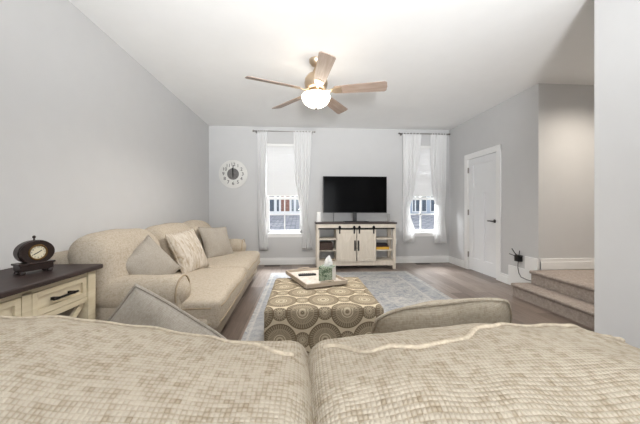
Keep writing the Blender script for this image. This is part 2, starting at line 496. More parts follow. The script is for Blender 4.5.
# door
root = bpy.data.objects.new('door_1', None); COL.objects.link(root); struct(root); root.location = (XR, 0, 0)
cw = .085
m = MB().bx(-.018, 0, DY0-cw, DY0+.012, 0, DZ+cw, .004).bx(-.018, 0, DY1-.012, DY1+cw, 0, DZ+cw, .004).bx(-.0185, 0, DY0-cw, DY1+cw, DZ-.012, DZ+cw, .004)
m.bx(-.002, .12, DY0, DY0+.015, 0, DZ).bx(-.002, .12, DY1-.015, DY1, 0, DZ)
m.build('casing', trimpaint, root)
a, b = DY0+.016, DY1-.016; s_ = .115; x0, x1 = .012, .05; mid = (a+b)/2
m = MB().bx(x0, x1, a, a+s_, .012, DZ-.014).bx(x0, x1, b-s_, b, .012, DZ-.014)
for z0, z1 in ((.012, .23), (1.39, 1.50), (DZ-.13, DZ-.014)): m.bx(x0+.0002, x1, a+s_, b-s_, z0, z1)
m.bx(x0+.0002, x1, mid-.055, mid+.055, .23, 1.39)
m.bx(x0+.020, x1-.008, a+.02, b-.02, .02, DZ-.02)
m.build('door_leaf', doorpaint, root)
m = MB().lathe([(.028, 0), (.028, .008), (.011, .012), (.010, .045), (.0, .045)], 20, Matrix.Translation((x0, a+.065, .92)) @ Matrix.Rotation(R(-90), 4, 'Y'))
m.bar((x0-.042, a+.055, .92), (x0-.042, a+.185, .92), .012, .02, bevel=.004)
m.build('door_handle', plain('dark_nickel', (92, 88, 86), .35, .9, var=.03), root, True)
for z in (.28, 1.05, 1.82):
    MB().bx(-.012, .014, b-.006, b+.012, z-.05, z+.05, .003).build('hinge', chrome, root)

# stairs up to the landing
t = thing('stairs', 'two carpeted steps rising to a landing at the far right of the room', 'stairs', (0, 0, 0))
def tread(x0, x1, y0, y1, z0, z1, nose=True):
    mb = MB().bx(x0+.03, x1, y0, y1-.0, z0, z1-.035)
    mb.box(((x0+x1)/2, (y0+y1)/2, z1-.02), (x1-x0, y1-y0+.02, .04), None, .018, 4)
    return mb
tread(2.70, 2.96, 1.97, 3.50, 0, .165).build('step', carpet, t, True)
tread(2.925, 4.46, 1.97, 3.47, 0, .33).build('landing', carpet, t, True)

# floor vents
for (x, y, who) in ((-.56, 5.60, 'under the window by the wall clock'), (2.46, 5.60, 'under the window nearest the door')):
    t = thing('floor_vent', 'dark slotted metal floor vent ' + who, 'vent', (x, y, 0), 0, 'floor vents along the back wall')
    MB().bx(-.15, .15, -.05, .05, 0.0005, .005, .001).build('vent_frame', ventm, t)
    m = MB()
    for k in range(12): m.bx(-.135+k*.0235, -.125+k*.0235, -.04, .04, .004, .008)
    m.build('louvre', ventm, t)

# outlets
def outlet(x, z, label):
    t = thing('wall_outlet', label, 'outlet', (x, YB, z), 0, 'outlets on the back wall')
    MB().bx(-.036, .036, -.006, 0, -.058, .058, .002).build('face_plate', whiteplastic, t)
    for dz in (-.024, .024):
        s = MB().bx(-.016, .016, -.009, -.005, dz-.015, dz+.015, .003).build('socket', whiteplastic, t)
outlet(-.74, .47, 'white wall outlet beside the left-hand window, low behind the sofa end')
outlet(1.93, .44, 'white wall outlet between the media console and the right-hand window')

# black plugged-in gadget with rods over the first step
t = t_amp = thing('signal_amplifier', 'small black plug-in gadget with splayed rods and a hanging cord above the first step', 'gadget', (XR, 3.80, .435))
MB().bx(-.055, -.002, -.035, .035, -.045, .03, .006).build('housing', blackplastic, t)
for dy, dz, dx in ((-.10, .035, -.03), (-.07, .09, -.05), (.05, .10, -.05), (.10, .03, -.04), (-.02, .07, -.09)):
    MB().tube([(-.035, dy*.2, .01), (-.035+dx*.7, dy, dz)], .005, 6).build('antenna', blackplastic, t)
MB().tube([(-.03, 0, -.04), (-.035, .0, -.12), (-.03, -.01, -.18), (-.045, -.06, -.214), (-.06, -.16, -.2185), (-.05, -.28, -.2205)], .004, 6).build('cord', blackplastic, t, True)

t_amp.scale = (1.2, 1.2, 1.2)

# ================================================================== OUTSIDE (across the street)
fx = plain('white_siding', (232, 234, 236), .7, var=.01); brk = plain('brown_door_paint', (132, 92, 80), .6, var=.06)
dglass = plain('dark_house_glass', (74, 84, 98), .15, var=.1, vscale=3); bluesid = plain('pale_blue_siding', (170, 182, 198), .7, var=.03)
def shingle():
    k = Mat('grey_shingles', (150, 152, 160), .9); v = k.coord('Object', (1, 1, 1))
    br = k.nt.nodes.new('ShaderNodeTexBrick'); k.nt.links.new(v, br.inputs['Vector'])
    br.inputs['Scale'].default_value = 1; br.inputs['Brick Width'].default_value = .5; br.inputs['Row Height'].default_value = .35
    br.inputs['Mortar Size'].default_value = .03
    br.inputs['Color1'].default_value = lin((126, 128, 138))+(1,); br.inputs['Color2'].default_value = lin((168, 168, 174))+(1,); br.inputs['Mortar'].default_value = lin((104, 104, 112))+(1,)
    k.color(br.outputs[0]); return k.m
shg = shingle()
def house(x0, x1, label, wallm, bays):
    t = thing('terraced_house', label, 'house', ((x0+x1)/2, 22, -3), 0, 'houses across the street')
    w = (x1-x0)/2
    MB().bx(-w, w, 0, 6, 0, 8).build('house_wall', wallm, t)
    m = MB(); A = [(-8.5, 3.05), (0, 3.62), (0, 3.5), (-8.5, 2.9)]
    v = [[m.bm.verts.new((sx*w, y, z)) for y, z in A] for sx in (-1, 1)]
    for k in range(4): m.bm.faces.new((v[0][k], v[0][(k+1) % 4], v[1][(k+1) % 4], v[1][k]))
    m.bm.faces.new(v[0]); m.bm.faces.new(v[1][::-1]); m.build('porch_roof', shg, t)
    for kind, bx0, bx1 in bays:
        bx0 -= (x0+x1)/2; bx1 -= (x0+x1)/2
        f = MB().bx(bx0-.06, bx1+.06, -.06, 0, 3.78, 6.2).build('house_window' if kind == 'w' else 'house_door', fx, t)
        MB().bx(bx0, bx1, -.08, -.05, 3.88, 6.1).build('house_pane' if kind == 'w' else 'door_panel', dglass if kind == 'w' else brk, f)
house(-9, 3.4, 'white house with brown door seen through the window by the wall clock', fx,
      [('w', -2.59, -2.06), ('w', -1.85, -1.68), ('d', -1.53, -0.88), ('w', -0.72, -0.55), ('w', -0.38, -0.12), ('w', -4.62, -3.5), ('w', 0.85, 1.85)])
house(3.6, 16, 'pale blue house seen through the window nearest the door', bluesid,
      [('w', 8.11, 8.35), ('w', 8.84, 8.96), ('w', 9.08, 9.4), ('w', 9.57, 9.89), ('w', 10.3, 10.63), ('w', 11.04, 11.86), ('w', 6.58, 7.38)])
struct(MB().bx(-40, 40, 6.2, 60, -3.1, -3).build('ground_outside', plain('asphalt', (120, 120, 120), .9, var=.05)))

# ================================================================== WINDOW DRESSING
def blind(x0, x1, label):
    t = thing('window_blind', label, 'blind', ((x0+x1)/2, YB+.03, WZ1), 0, 'blinds in the back windows')
    w = (x1-x0)/2-.006
    MB().bx(-w, w, -.03, .022, -.05, -.002, .003).build('headrail', whiteplastic, t)
    m = MB(); z = -.075
    while z > -1.02:
        m.box((0, -.008, z), (2*w-.01, .072, .003), Matrix.Rotation(R(80), 3, 'X')); z -= .052
    m.build('slats', slatm, t)
    MB().bx(-w, w, -.027, .016, -1.052, -1.028, .004).build('bottom_rail', whiteplastic, t)
    for sx in (-1, 1): MB().tube([(sx*w*.6, -.026, -.05), (sx*w*.6, -.026, -1.03)], .0015, 5).build('ladder_cord', whiteplastic, t)
blind(*WIN[0], 'white slatted blind lowered two thirds in the window beside the wall clock')
blind(*WIN[1], 'white slatted blind lowered two thirds in the window nearest the door')

def lerp(tab, z):
    for (a, va), (b, vb) in zip(tab, tab[1:]):
        if a >= z >= b: return va+(vb-va)*(a-z)/(a-b) if a != b else va
    return tab[-1][1]
def curtain(label, left, right, z1, z0, folds, seed, group):
    """left/right: tables (z, x) from the top down"""
    m = MB(); NX, NZ = 96, 44; rnd = random.Random(seed); ph = [rnd.uniform(0, 6.28) for _ in range(6)]
    yb = YB-.075; g = []
    for k in range(NZ+1):
        z = z1+(z0-z1)*k/NZ; a, b = lerp(left, z), lerp(right, z); row = []
        amp = .020*min(1, .45+k/NZ*1.2)
        for i in range(NX+1):
            u = i/NX
            x = a+(b-a)*(u+.012*math.sin(9*u+ph[0]+k*.05))
            y = yb+amp*math.sin(2*PI*folds*u+ph[1]+.5*math.sin(k*.09+ph[2]))+.006*math.sin(2*PI*folds*2.3*u+ph[3])
            row.append(m.bm.verts.new((x, y, z)))
        g.append(row)
    for k in range(NZ):
        for i in range(NX): m.bm.faces.new((g[k][i], g[k][i+1], g[k+1][i+1], g[k+1][i]))
    o = m.build('curtain', sheer, None, True, angle=180)
    md = o.modifiers.new('thick', 'SOLIDIFY'); md.thickness = .0015
    return tag(o, label, 'curtain', group)
G = 'white sheer curtain panels'
curtain('white sheer curtain panel beside the wall clock', [(2.66, -.86), (1.6, -.84), (1.1, -.85), (.31, -.81)], [(2.66, -.66), (1.7, -.69), (1.0, -.71), (.7, -.66), (.31, -.64)], 2.66, .31, 5, 1, G)
curtain('white sheer curtain panel nearest the left end of the television', [(2.66, -.15), (1.7, -.13), (1.15, -.03), (.9, -.02), (.6, .03), (.31, 0.02)], [(2.66, .21), (1.7, .17), (1.1, .13), (.8, .15), (.31, .23)], 2.66, .31, 6, 2, G)
curtain('white sheer curtain panel nearest the right end of the television', [(2.66, 2.06), (1.7, 2.07), (1.2, 2.06), (.42, 2.07)], [(2.66, 2.46), (2.0, 2.40), (1.45, 2.31), (1.15, 2.22), (.95, 2.23), (.7, 2.32), (.42, 2.30)], 2.66, .43, 6, 3, G)
curtain('white sheer curtain panel in the room corner nearest the door', [(2.66, 2.64), (1.7, 2.66), (1.3, 2.72), (1.0, 2.76), (.75, 2.72), (.42, 2.74)], [(2.66, 2.99), (1.5, 2.97), (1.0, 2.93), (.42, 2.99)], 2.66, .41, 6, 4, G)
def rod(x0, x1, label):
    t = thing('curtain_rod', label, 'curtain rod', ((x0+x1)/2, YB-.075, 2.645), 0, 'curtain rods')
    w = (x1-x0)/2
    MB().tube([(-w, 0, 0), (w, 0, 0)], .009, 10).build('pole', chrome, t, True)
    for sx in (-1, 1):
        MB().lathe([(0, 0), (.016, .004), (.02, .02), (.016, .036), (0, .04)], 14, Matrix.Translation((sx*w, 0, 0)) @ Matrix.Rotation(R(90)*sx, 4, 'Y')).build('finial', chrome, t, True)
        MB().bx(sx*(w-.03)-.008, sx*(w-.03)+.008, -.004, .075, -.03, .004).build('bracket', chrome, t)
rod(-.91, .25, 'slim grey curtain rod over the window beside the wall clock')
rod(2.01, 3.02, 'slim grey curtain rod over the window nearest the door')

# ================================================================== WALL CLOCK
t = thing('wall_clock', 'large round whitewashed wall clock with black numerals on the back wall', 'clock', (-1.335, YB, 1.80))
t.scale = (1.05, 1, 1.05)
FX = Matrix.Rotation(R(90), 4, 'X')          # local z -> -y (towards the room)
MB().lathe([(.262, 0), (.262, .018), (.252, .024), (.0, .024)], 64, FX).build('dial', clockwhite, t, True)
MB().lathe([(.262, .0), (.268, .012), (.262, .028), (.25, .028), (.25, .02)], 64, FX).build('rim', clockwhite, t, True)
MB().lathe([(.108, .02), (.108, .030), (0, .030)], 48, FX).build('centre_disc', clockgrey, t, True)
it = []
for h in range(1, 13):
    a = R(90-30*h); it.append((str(h), .088, FX @ Matrix.Translation((.178*math.cos(a), .178*math.sin(a), .026))))
for q in it: text_mesh([q]).build('numeral', ink, t)
MB().bar((0, -.036, -.07), (.002, -.036, .165), .004, .014, (1, 0, 0)).lathe([(.014, .03), (.014, .04), (0, .04)], 16, FX).build('minute_hand', ink, t)
MB().bar((0, -.033, -.05), (-.012, -.033, .115), .004, .018, (1, 0, 0)).build('hour_hand', ink, t)

# ================================================================== MEDIA CONSOLE AND TV
t = thing('media_console', 'whitewashed farmhouse media console with two sliding barn doors and dark top', 'cabinet', (1.02, 5.36, 0))
w, d, h = .735, .19, .865
MB().bx(-w-.02, w+.02, -d-.015, d+.01, h-.03, h, .004).build('top', darkwoodx, t)
for sx in (-1, 1):
    for y in (-d, d-.05): MB().bx(sx*w-(.05 if sx > 0 else 0), sx*w+(.05 if sx < 0 else 0), y, y+.05, 0, h-.03, .003).build('corner_post', creampaintx, t)
m = MB().bx(-w+.05, w-.05, -d+.01, -d+.03, .07, .145).bx(-w+.05, w-.05, -d+.005, -d+.03, h-.10, h-.03)
for sx in (-1, 1): m.bx(sx*(w-.035)-.01, sx*(w-.035)+.01, -d+.05, d-.05, .07, h-.03) if sx < 0 else m.bx(w-.045, w-.028, -d+.05, d-.05, h-.12, h-.03).bx(w-.045, w-.028, -d+.05, d-.05, .07, .16)
m.bx(w-.045, w-.028, -.02, .03, .14, h-.1)
m.build('carcass', creampaintx, t)
for z in (.13, .335, .545): MB().bx(-w+.03, w-.03, -d+.03, d-.01, z, z+.022).build('shelf', creampaintx, t)
for x in (-.36, .36): MB().bx(x-.012, x+.012, -d+.03, d-.01, .13, h-.03).build('divider', creampaintx, t)
MB().bx(-.36, .36, d-.014, d-.006, .13, h-.03).build('back_panel', creampaintx, t)
MB().bx(-w+.03, w-.03, -d-.022, -d-.014, h-.125, h-.100).build('track', blackmetal, t)
for sx in (-1, 1):
    x0, x1 = (-.355, -.008) if sx < 0 else (.008, .355); y0, y1 = -d-.012, -d+.004; z0, z1 = .15, h-.135; fw = .048
    m = MB().bx(x0, x0+fw, y0, y1, z0, z1).bx(x1-fw, x1, y0, y1, z0, z1).bx(x0+fw, x1-fw, y0+.0005, y1, z0, z0+fw).bx(x0+fw, x1-fw, y0+.0005, y1, z1-fw, z1)
    m.bx(x0+.02, x1-.02, y0+.014, y1-.001, z0+.02, z1-.02)
    xa, xb = x0+fw, x1-fw; xm = (xa+xb)/2; za, zb = z0+fw, z1-fw; zm_ = (za+zb)/2
    for p, q, dy in (((xa, za), (xb, zb), .008), ((xa, zb), (xb, za), .0068)):
        m.bar((p[0], y0+dy, p[1]), (q[0], y0+dy, q[1]), .012, .036, (1, 0, 0) if False else (0, 0, 1))
    dr = m.build('barn_door', creampaintx, t)
    for x in (x0+.04, x1-.04):
        MB().bx(x-.012, x+.012, y0-.014, y0-.001, z1-.07, h-.06).lathe([(.024, 0), (.024, .012), (0, .012)], 16, Matrix.Translation((x, y0-.002, h-.088)) @ FX).build('hanger', blackmetal, dr)
    xh = x1-.024 if sx < 0 else x0+.024
    MB().bar((xh, y0-.03, .36), (xh, y0-.03, .52), .012, .012, (0, 1, 0)).bx(xh-.008, xh+.008, y0-.03, y0, .36, .375).bx(xh-.008, xh+.008, y0-.03, y0, .505, .52).bx(xh-.014, xh+.014, y0-.004, y0, .345, .535).build('handle', blackmetal, dr)

t = thing('television', 'black flat screen television on a pedestal stand on the media console', 'television', (1.03, 5.38, h))
MB().bx(-.615, .615, -.018, .03, .172, .868, .004).build('bezel', blackplastic, t)
MB().bx(-.605, .605, -.0205, -.017, .184, .858).build('screen', screen, t)
MB().bx(-.25, .25, .03, .06, .25, .7, .01).build('rear_housing', blackplastic, t)
m = MB().bx(-.035, .035, .0, .03, .012, .25, .004); m.build('stand_neck', blackplastic, t)
MB().box((.02, .0, .007), (.46, .24, .013), None, .005).build('stand_base', blackplastic, t)
MB().tube([(-.40, .07, .3), (-.40, .085, .1), (-.40, .09, .007), (-.40, .11, .006)], .0045, 6).build('cable', blackplastic, t, True)
t = thing('router', 'white upright internet router on the console beside the television', 'router', (.34, 5.44, h))
MB().bx(-.05, .05, -.03, .03, .0, .012, .004).build('foot', whiteplastic, t)
MB().bx(-.042, .042, -.02, .02, .012, .19, .012).build('casing', whiteplastic, t)
t = thing('upright_card', 'slim grey upright card standing on the console at its right end', 'card', (1.705, 5.44, h))
MB().box((0, .0, .075), (.05, .012, .15), Matrix.Rotation(R(-6), 3, 'X'), .002).build('card_face', plain('grey_card', (150, 150, 150), .6, var=.03), t)

# basket and books on the open shelves
t = thing('wicker_basket', 'dark wicker basket on the middle shelf of the media console', 'basket', (.455, 5.30, .357))
m = MB().bx(-.12, .12, -.11, .11, .0, .012)
for s0 in (-1, 1): m.bx(s0*.12-.005, s0*.12+.005, -.11, .11, 0, .125).bx(-.12, .12, s0*.11-.005, s0*.11+.005, 0, .125)
m.build('body', basketm, t)
m = MB()
for k in range(4): m.tube([(-.126, -.116, .02+k*.03), (.126, -.116, .02+k*.03), (.126, .116, .02+k*.03), (-.126, .116, .02+k*.03)], .007, 6, True)
for k in range(9): m.tube([(-.12+k*.03, -.118, 0), (-.12+k*.03, -.118, .125)], .005, 6)
m.build('weave', basketm, t)
MB().tube([(-.122, -.112, .128), (.122, -.112, .128), (.122, .112, .128), (-.122, .112, .128)], .009, 8, True).build('rim', basketm, t, True)
def book(z, th, w_, dp, mt, label, dx=0):
    t = thing('book', label, 'book', (1.515+dx, 5.29, z), 0, 'books on the console shelf')
    MB().bx(-w_, w_, -dp, dp, 0, .003).bx(-w_, w_, -dp, dp, th-.003, th).bx(-w_, w_, -dp, -dp+.003, 0, th).build('cover', mt, t)
    MB().bx(-w_+.004, w_-.004, -dp+.003, dp-.005, .003, th-.003).build('page_block', pages, t)
book(.357, .05, .125, .09, bookyellow, 'thick yellow book at the bottom of the pile on the console shelf')
book(.4075, .022, .12, .088, bookred, 'maroon book in the middle of the pile on the console shelf', -.004)
book(.43, .036, .11, .085, bookdark, 'dark book on top of the pile on the console shelf', -.01)

# ================================================================== RUG, OTTOMAN
RX, RY = .68, 3.42
o = MB().bx(-1.19, 1.19, -1.53, 1.53, 0, .009, .003).build('area_rug', rugm, None, loc=(RX, RY, .0005))
tag(o, 'pale blue grey distressed area rug under the ottoman', 'rug')

OX0, OX1, OY0, OY1, OZ = -.25, .575, 1.92, 2.80, .45
t = thing('ottoman', 'large square ottoman covered in tan fabric with brown medallions', 'ottoman', ((OX0+OX1)/2, (OY0+OY1)/2, .0097))
m = MB()
def ott_def(p):
    q = Vector(p); 
    if q.z > 0: q.z += .014*(1-(2*q.x/.83)**2)*(1-(2*q.y/.89)**2)
    return q
m.rbox((0, 0, .2405), (OX1-OX0, OY1-OY0, .40), .03, deform=ott_def, cell=.05, k=3)
uvl = m.bm.loops.layers.uv.verify(); hw, hd, ht = (OX1-OX0)/2, (OY1-OY0)/2, .4405
m.bm.normal_update()
bmesh.ops.recalc_face_normals(m.bm, faces=m.bm.faces)
for f in m.bm.faces:
    c = f.calc_center_median(); n = f.normal
    for lp in f.loops:
        p = lp.vert.co
        if n.z > .7: lp[uvl].uv = (p.x, ht+(p.y+hd))
        elif n.y < -.6: lp[uvl].uv = (p.x, p.z)
        elif n.y > .6: lp[uvl].uv = (p.x, -p.z)
        else: lp[uvl].uv = ((p.y if n.x > 0 else -p.y)+.02, p.z)
        lp[uvl].uv = (lp[uvl].uv[0]+.0, lp[uvl].uv[1]-.415+.185)
m.build('upholstery', medallion, t, True, angle=180)
for sx in (-1, 1):
    for sy in (-1, 1):
        MB().lathe([(.02, 0), (.028, .045), (0, .045)], 14, Matrix.Translation((sx*(hw-.06), sy*(hd-.06), 0))).build('foot', darkwood, t, True)

# tray and things on it
TZ = OZ+.014+.0095
TA = Vector((-.12, 2.85)); TB = Vector((.05, 2.325)); TC = Vector((.37, 2.44))
e1 = (TC-TB); e1n = e1.normalized(); ang = math.atan2(e1n.y, e1n.x); tl, tw = .36, .56
ctr = TB+Vector((math.cos(ang), math.sin(ang)))*tl/2+Vector((-math.sin(ang), math.cos(ang)))*tw/2
t = thing('serving_tray', 'rectangular whitewashed wood tray lying askew on the ottoman', 'tray', (ctr.x, ctr.y, TZ), ang)
MB().bx(-tl/2, tl/2, -tw/2, tw/2, 0, .012).build('base', trayin, t)
m = MB().bx(-tl/2-.012, -tl/2, -tw/2-.012, tw/2+.012, 0, .036, .002).bx(tl/2, tl/2+.012, -tw/2-.012, tw/2+.012, 0, .036, .002)
m.bx(-tl/2, tl/2, -tw/2-.012, -tw/2, 0, .034, .002).bx(-tl/2, tl/2, tw/2, tw/2+.012, 0, .034, .002)
m.build('rim', traywood, t)
for sy in (-1, 1):
    y = sy*(tw/2+.006)
    MB().tube([(-.06, y, .030), (-.055, y, .042), (0, y, .045), (.055, y, .042), (.06, y, .030)], .006, 8).build('handle', traywood, t, True)
t = thing('remote_control', 'slim black remote control lying in the tray', 'remote', (.06, 2.72, TZ+.0125), R(8))
MB().bx(-.085, .085, -.022, .022, 0, .016, .006).build('casing', blackplastic, t)
m = MB()
for i in range(7):
    for j in range(3): m.bx(-.07+i*.02, -.06+i*.02, -.015+j*.012, -.008+j*.012, .014, .018)
m.build('buttons', plain('grey_rubber', (70, 70, 72), .6, var=.03), t)
t = thing('tissue_box', 'square tissue box with green leafy print and a tissue pulled up', 'tissue box', (.235, 2.54, TZ+.0125), R(-22))
MB().bx(-.062, .062, -.062, .062, 0, .125, .006).build('box', leafy, t)
MB().bx(.0622, .0635, -.058, .058, .004, .12).build('side_panel', plain('white_card', (228, 228, 224), .6, var=.02), t)
m = MB(); N = 14; rings = []
for k in range(6):
    z = .122+k*.02; rr = [.038, .04, .036, .028, .016, .003][k]
    rings.append([m.bm.verts.new((rr*(1+.35*math.sin(3*a*2*PI/N+k))*math.cos(a*2*PI/N)+.004*k, rr*.7*(1+.3*math.cos(2*a*2*PI/N+k*.7))*math.sin(a*2*PI/N), z+.01*math.sin(a*2)*(k/6))) for a in range(N)])
for A, B in zip(rings, rings[1:]):
    for a in range(N): m.bm.faces.new((A[a], A[(a+1) % N], B[(a+1) % N], B[a]))
m.bm.faces.new(rings[-1]); m.build('tissue', tissue, t, True, sub=1)

# ================================================================== SOFAS
def nz(p, s, sd): return noise.noise(Vector((p[0]*s+sd, p[1]*s-sd, p[2]*s+sd*.5)))
def puff(d, top=.0, front=.0, amp=.008, sd=1.0, s=5.0, axis=0):
    hx, hy, hz = [x/2 for x in d]
    def f(p):
        q = Vector(p); fx_ = max(0, 1-(p[0]/hx)**2); fy_ = max(0, 1-(p[1]/hy)**2); fz_ = max(0, 1-(p[2]/hz)**2)
        if p[2] > 0: q.z += top*fx_*fy_
        else: q.z -= top*.2*fx_*fy_
        q[axis] += math.copysign(front*fz_*(fy_ if axis == 0 else fx_), p[axis])*(abs(p[axis])/(hx if axis == 0 else hy))
        n = nz(p, s, sd); q.z += amp*n; q[axis] += amp*nz(p, s, sd+9)
        return q
    return f
# long sofa on the left wall: local x = out from the wall, local y = along the wall
t = thing('sofa', 'long beige woven sofa along the left wall with rolled arms', 'sofa', (-1.78, 2.0, 0), R(1.2))
SL = 2.72
MB().rbox((.59, SL/2, .205), (1.06, SL-.04, .27), .035, cell=.12, k=3).build('base', sofacloth, t, True, angle=180)
m = MB(); m.rbox((.12, SL/2, .47), (.24, SL-.02, .70), .08, cell=.15, k=4); m.build('back_frame', sofacloth, t, True, angle=180)
for y0, y1 in ((.0, .27), (SL-.25, SL)):
    dd = (.92, y1-y0, .40)
    m = MB(); m.rbox((.50, (y0+y1)/2, .34), (.86, y1-y0-.04, .44), .03, cell=.12, k=3)
    # rolled top
    pr = []
    for k in range(21):
        a = k*2*PI/20
    rr = .135
    m.rbox((.51, (y0+y1)/2, .515), (.90, rr*2, rr*1.75), rr*.86, puff((.9, rr*2, rr*1.75), .004, 0, .006, y0+2, 6), cell=.07, k=5)
    ar = m.build('arm', sofacloth, t, True, angle=180)
    # welt around the front of the roll
    P = [(.962, (y0+y1)/2+rr*.99*math.cos(a), .515+rr*.87*math.sin(a)) for a in [R(-20+k*220/16) for k in range(17)]]
    MB().tube([(x-.045, (y-(y0+y1)/2)*1.0+(y0+y1)/2, z) for x, y, z in P], .006, 6).build('piping', pipecloth, ar, True)
seats = [(.06, 1.28, .62, 1.19), (1.30, 2.50, .24+.0, 1.19)]
for i, (y0, y1, x0, x1) in enumerate(seats):
    x0 = .30; dd = (x1-x0, y1-y0, .21)
    df = puff(dd, .03, .015, .012, i*3.1+.7, 4.5)
    m = MB(); m.rbox(((x0+x1)/2, (y0+y1)/2, .352), dd, .045, df, cell=.05, k=4)
    c = m.build('seat_cushion', sofacloth, t, True, angle=180)
    for zz in (.055, -.055):
        pts = []
        hx, hy = dd[0]/2, dd[1]/2
        for (ax_, ay_) in [(-hx+.06, -hy)]+[(-hx+.06+(dd[0]-.12)*k/10, -hy) for k in range(11)]+[(hx, -hy+.06+(dd[1]-.12)*k/14) for k in range(15)]+[(hx-.06-(dd[0]-.12)*k/10, hy) for k in range(11)]:
            q = df((ax_, ay_, zz)); pts.append((q.x*1.0+(x0+x1)/2, q.y+(y0+y1)/2, q.z+.352))
        MB().tube(pts[1:], .006, 6).build('piping', pipecloth, c, True)
for y0, y1 in ((.0, .885), (.895, 1.83), (1.84, 2.62)):
    i = y0; dd = (.27, y1-y0, .52)
    def df(p, i=i, dd=dd):
        q = puff(dd, .03, .03, .014, i*2.3+4, 4.0)(p)
        q.z += -.055*max(0, abs(p[1])/(dd[1]/2)-.55)**2*4.9*(1 if p[2] > 0 else 0)
        q.x += -.24*(p[2]+.1)                      # leans back
        return q
    m = MB(); m.rbox((.37, (y0+y1)/2, .665), dd, .11, df, cell=.05, k=5); m.build('back_cushion', sofacloth, t, True, angle=180)
for x in (.14, .98):
    for y in (.1, SL/2, SL-.1): MB().lathe([(.025, 0), (.035, .10), (0, .10)], 12, Matrix.Translation((x, y, 0))).build('foot', darkwood, t, True)

def pillow(name, label, loc, yaw, tilt, roll, s, th, mt, sd, group=None, piping=True, droop=.0, bow=.07, pw=.55, rnd=0):
    """throw pillow: square in local XZ"""
    N = 26; m = MB(); uvl = m.bm.loops.layers.uv.verify(); g = {}
    def pos(i, j, side):
        u, v = -1+2*i/N, -1+2*j/N
        k = .90+.10*max(abs(u), abs(v))**0      # constant
        e = 1-bow*(1-u*u)*abs(v)**3; e2 = 1-bow*(1-v*v)*abs(u)**3
        x = u*s/2*e2; z = v*s/2*e
        pr = max(0, (1-u**2))**pw*max(0, (1-v**2))**pw
        y = side*th/2*pr
        x *= 1-rnd*abs(u*v)**3; z *= 1-rnd*abs(u*v)**3
        n = noise.noise(Vector((u*2.2+sd, v*2.2, side*.3+sd)))*.014*min(1, pr*2+.15)
        n2 = noise.noise(Vector((u*1.1+sd*2, v*1.1, 3)))*.015
        return Vector((x+n*.5, y-side*n+n2, z+n*.4-droop*(v > 0)*v*v*(1-u*u)))
    for side in (-1, 1):
        for i in range(N+1):
            for j in range(N+1):
                if side == 1 and (i in (0, N) or j in (0, N)): g[side, i, j] = g[-1, i, j]
                else: g[side, i, j] = m.bm.verts.new(pos(i, j, side))
        for i in range(N):
            for j in range(N):
                q = [g[side, i, j], g[side, i+1, j], g[side, i+1, j+1], g[side, i, j+1]]
                f = m.bm.faces.new(q if side < 0 else q[::-1])
                for lp in f.loops: lp[uvl].uv = (lp.vert.co.x, lp.vert.co.z)
    edge = [(i, 0) for i in range(N)]+[(N, j) for j in range(N)]+[(N-i, N) for i in range(N)]+[(0, N-j) for j in range(N)]
    pts = [pos(i, j, -1) for i, j in edge]
    m.has_uv = True
    o = m.build(name, mt, None, True, angle=180)
    if piping: MB().tube(pts, .0045, 6, True).build('piping', mt, o, True)
    o.rotation_mode = 'YXZ'; o.rotation_euler = (R(tilt), R(roll), R(yaw)); o.location = loc
    return tag(o, label, 'pillow', group)
pillow('throw_pillow', 'grey throw pillow lying on its corner at the near end of the long sofa', (-1.215, 2.40, .655), 66, -24, 58, .39, .16, greycloth, 1.3)
pillow('throw_pillow', 'crinkled cream and tan patterned pillow in the middle of the long sofa', (-1.20, 3.14, .665), 76, -23, -4, .47, .16, crinkle, 4.2)
pillow('throw_pillow', 'grey throw pillow standing upright at the far end of the long sofa', (-1.15, 4.0, .655), 58, -26, 3, .47, .17, greycloth, 7.7)

# loveseat in front of the camera, seen from behind: local frame = world
t = thing('loveseat', 'cream tweed loveseat in the foreground seen from behind', 'sofa', (0, 0, 0))
LX0, LX1 = -.92, .95
MB().rbox((.015, .70, .25), (1.80, .92, .26), .03, cell=.15, k=3).build('base', tweed, t, True, angle=180)
MB().rbox((.015, .24, .45), (1.80, .18, .66), .06, cell=.1, k=4).build('back_frame', tweed, t, True, angle=180)
for x0, x1 in ((-.92, -.70), (.73, .95)):
    MB().rbox(((x0+x1)/2, .70, .35), (x1-x0, .90, .48), .08, cell=.1, k=4).build('arm', tweed, t, True, angle=180)
for x0, x1 in ((-.69, .012), (.018, .72)):
    MB().rbox(((x0+x1)/2, .84, .40), (x1-x0-.004, .66, .17), .05, puff((x1-x0, .66, .17), .015, 0, .006, x0+3, 5), cell=.05, k=4).build('seat_cushion', tweed, t, True, angle=180)
for x in (-.82, .85):
    for y in (.28, 1.08): MB().lathe([(.025, 0), (.032, .13), (0, .13)], 12, Matrix.Translation((x, y, 0))).build('foot', darkwood, t, True)
TOPS = [(-.72, .93), (-.62, .928), (-.45, .918), (-.30, .892), (-.20, .876), (-.10, .872), (0, .866), (.012, .862), (.02, .862), (.04, .866), (.15, .876), (.26, .880), (.36, .889), (.50, .884), (.58, .876), (.66, .852), (.74, .81)]
def topz(x):
    for (a, va), (b, vb) in zip(TOPS, TOPS[1:]):
        if a <= x <= b: k = (x-a)/(b-a); return va+(vb-va)*k
    return TOPS[0][1] if x < TOPS[0][0] else TOPS[-1][1]
def seam(i, u):
    tab = [(0, .03), (.5, .03), (.75, .04), (.9, .07), (1, .10)] if i == 0 else [(0, .07), (.12, .115), (.30, .128), (.40, .105), (.50, .07), (.62, .05), (.7, .045), (.9, .04), (1, .06)]
    for (a, va), (b, vb) in zip(tab, tab[1:]):
        if a <= u <= b: k = (u-a)/(b-a); k = k*k*(3-2*k); return va+(vb-va)*k
    return tab[-1][1]
